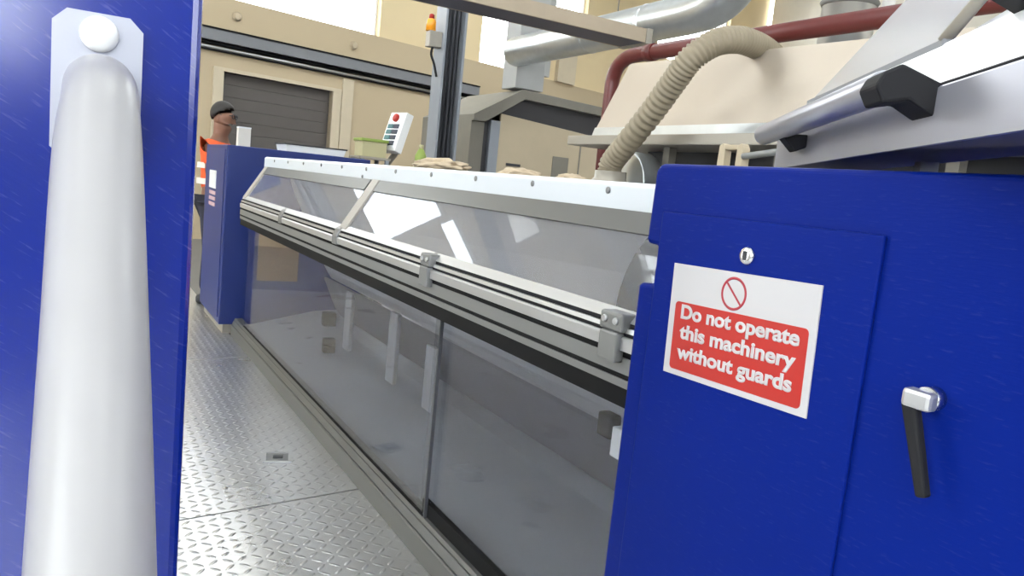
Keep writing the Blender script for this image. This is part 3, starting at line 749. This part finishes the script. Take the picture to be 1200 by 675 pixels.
obj('clamp', prism(BM(), [(.10, 1.62), (.13, 1.66), (.22, 1.70), (.22, 1.66), (.14, 1.60)], 'x', -.90, -.80, .004, M=GM), 'charcoal', gh)
for a in (-.02, -.42): obj('mount', gprism([(.19, 1.386), (.19, 1.4425), (.22, 1.4435), (.22, 1.386)], a-.03, a), 'tray', gh)

# ================================================================== PERSON (behind the far cabinet, facing right)
def skin_mesh(verts, edges, radii, sub=2):
    me = bpy.data.meshes.new('skin'); bm = bmesh.new(); L = bm.verts.layers.skin.verify()
    vs = [bm.verts.new(v) for v in verts]
    for e in edges: bm.edges.new((vs[e[0]], vs[e[1]]))
    for i, (v, r) in enumerate(zip(vs, radii)):
        v[L].radius = r if hasattr(r, '__len__') else (r, r); v[L].use_root = (i == 0)
    bm.to_mesh(me); bm.free()
    o = bpy.data.objects.new('skin', me); COL.objects.link(o)
    m = o.modifiers.new('s', 'SKIN'); m.use_smooth_shade = True
    s = o.modifiers.new('u', 'SUBSURF'); s.levels = sub; s.render_levels = sub
    dg = bpy.context.evaluated_depsgraph_get(); em = bpy.data.meshes.new_from_object(o.evaluated_get(dg))
    b2 = bmesh.new(); b2.from_mesh(em); bpy.data.meshes.remove(em); bpy.data.objects.remove(o); bpy.data.meshes.remove(me)
    for f in b2.faces: f.smooth = True
    return b2
# body frame: x forward (towards the machine), y sideways, feet on the walkway at z = 0
PM = Matrix.Translation((1.15, 7.42, 0)) @ Matrix.Rotation(math.radians(-30), 4, 'Z')
Vv = [(0, 0, .96), (0, 0, 1.10), (.0, 0, 1.28), (0, 0, 1.44), (.01, 0, 1.53), (.025, 0, 1.60), (.04, 0, 1.68), (.035, 0, 1.745),   # 0-7 spine, neck, head
      (0, .16, 1.43), (.02, .21, 1.16), (.20, .18, 1.03), (.27, .17, 1.02),                                                       # 8-11 arm
      (0, -.16, 1.43), (.02, -.21, 1.16), (.20, -.18, 1.03), (.27, -.17, 1.02),                                                   # 12-15
      (0, .095, .90), (.02, .10, .50), (-.01, .10, .09), (.13, .11, .035),                                                        # 16-19 leg
      (0, -.095, .90), (.02, -.10, .50), (-.01, -.10, .09), (.13, -.11, .035),                                                    # 20-23
      (.128, 0, 1.665), (.11, 0, 1.60),                                                                                           # 24 nose, 25 chin
      (.33, .17, 1.03), (.33, .20, 1.01), (.325, .145, 1.0), (.33, -.17, 1.03), (.33, -.20, 1.01), (.325, -.145, 1.0), (.35, .185, 1.02), (.35, -.185, 1.02), (.30, .12, 1.03), (.30, -.12, 1.03),
      (.345, .155, 1.015), (.345, -.155, 1.015)]
Ee = [(0, 1), (1, 2), (2, 3), (3, 4), (4, 5), (5, 6), (6, 7), (3, 8), (8, 9), (9, 10), (10, 11), (3, 12), (12, 13), (13, 14), (14, 15),
      (0, 16), (16, 17), (17, 18), (18, 19), (0, 20), (20, 21), (21, 22), (22, 23), (6, 24), (5, 25),
      (11, 26), (11, 27), (11, 28), (15, 29), (15, 30), (15, 31), (11, 32), (15, 33), (10, 34), (14, 35), (11, 36), (15, 37)]
Rr = [(.12, .15), (.11, .14), (.12, .16), (.10, .15), .055, (.080, .072), (.112, .094), (.116, .098),
      .055, .042, .032, (.018, .036), .055, .042, .032, (.018, .036), .085, .058, .042, .035, .085, .058, .042, .035, .016, .03,
      .009, .008, .009, .009, .008, .009, .009, .009, .010, .010, .009, .009]
pr = thing('person', 'person in an orange hi-vis vest and glasses standing behind the far blue cabinet', 'person', (1.10, 7.42, 0))
def place(b): bmesh.ops.transform(b, matrix=PM, verts=b.verts); return b
obj('body', place(skin_mesh(Vv, Ee, Rr)), 'skin', pr)
vb = skin_mesh([(0, 0, .98), (0, 0, 1.12), (0, 0, 1.30), (0, 0, 1.455), (0, .16, 1.445), (.015, .20, 1.24), (0, -.16, 1.445), (.015, -.20, 1.24)],
               [(0, 1), (1, 2), (2, 3), (3, 4), (4, 5), (3, 6), (6, 7)], [(.14, .17), (.135, .165), (.145, .185), (.105, .16), .078, .07, .078, .07])
obj('vest', place(vb), 'orange', pr)
bm = BM()
for z0 in (1.08, 1.22):
    P = [(.162*math.cos(t*math.pi/16), .20*math.sin(t*math.pi/16)) for t in range(32)]; prism(bm, P, 'z', z0, z0+.05)
obj('reflective_band', place(bm), 'wall_pale', pr)
tb = skin_mesh([(0, 0, .99), (0, .10, .88), (.02, .10, .50), (-.01, .10, .10), (0, -.10, .88), (.02, -.10, .50), (-.01, -.10, .10)],
               [(0, 1), (1, 2), (2, 3), (0, 4), (4, 5), (5, 6)], [(.14, .17), .105, .078, .068, .105, .078, .068])
obj('trousers', place(tb), 'cloth', pr)
hb = bmesh.new(); bmesh.ops.create_uvsphere(hb, u_segments=28, v_segments=18, radius=1)
for v in list(hb.verts):
    if v.co.z < .62*v.co.x-.12: hb.verts.remove(v)
for v in hb.verts: v.co = V3((v.co.x*.111+.030, v.co.y*.093, v.co.z*.114+1.714))
for f in hb.faces: f.smooth = True
bmesh.ops.solidify(hb, geom=hb.faces, thickness=.008)
obj('hair', place(hb), 'hair', pr)
gb = BM()
for s in (-1, 1):
    pts = [(.138, s*.035+.027*math.cos(t*math.pi/8), 1.695+.020*math.sin(t*math.pi/8)) for t in range(17)]
    tube(gb, pts, .004, 6); tube(gb, [(.136, s*.062, 1.70), (.04, s*.094, 1.70)], .004, 6)
tube(gb, [(.14, -.008, 1.70), (.14, .008, 1.70)], .004, 6)
obj('glasses', place(gb), 'dark', pr)
for s in (-1, 1): obj('ear', place(blob(BM(), (.03, s*.086, 1.67), (.022, .010, .034), 1, .05, 1, 2)), 'skin', pr)
mb = BM(); box(mb, (.118, -.024, 1.625), (.130, .024, 1.634), .003); obj('mouth', place(mb), 'red', pr)
sh = BM()
for s in (-1, 1): box(sh, (-.09, s*.10-.048, 0), (.20, s*.10+.048, .085), .03)
obj('shoes', place(sh), 'dark', pr)

# ================================================================== LIGHT
w = bpy.data.worlds.new('sky'); S.world = w; w.use_nodes = True
bg = w.node_tree.nodes['Background']; bg.inputs[0].default_value = (.93, .97, 1.0, 1); bg.inputs[1].default_value = 7.0
S.view_settings.view_transform = 'Standard'; S.view_settings.look = 'None'
S.view_settings.exposure = 0.5; S.view_settings.gamma = 1.0; S.view_settings.use_curve_mapping = False
S.cycles.use_denoising = True
S.cycles.max_bounces = 10; S.cycles.diffuse_bounces = 5; S.cycles.glossy_bounces = 5; S.cycles.transparent_max_bounces = 16
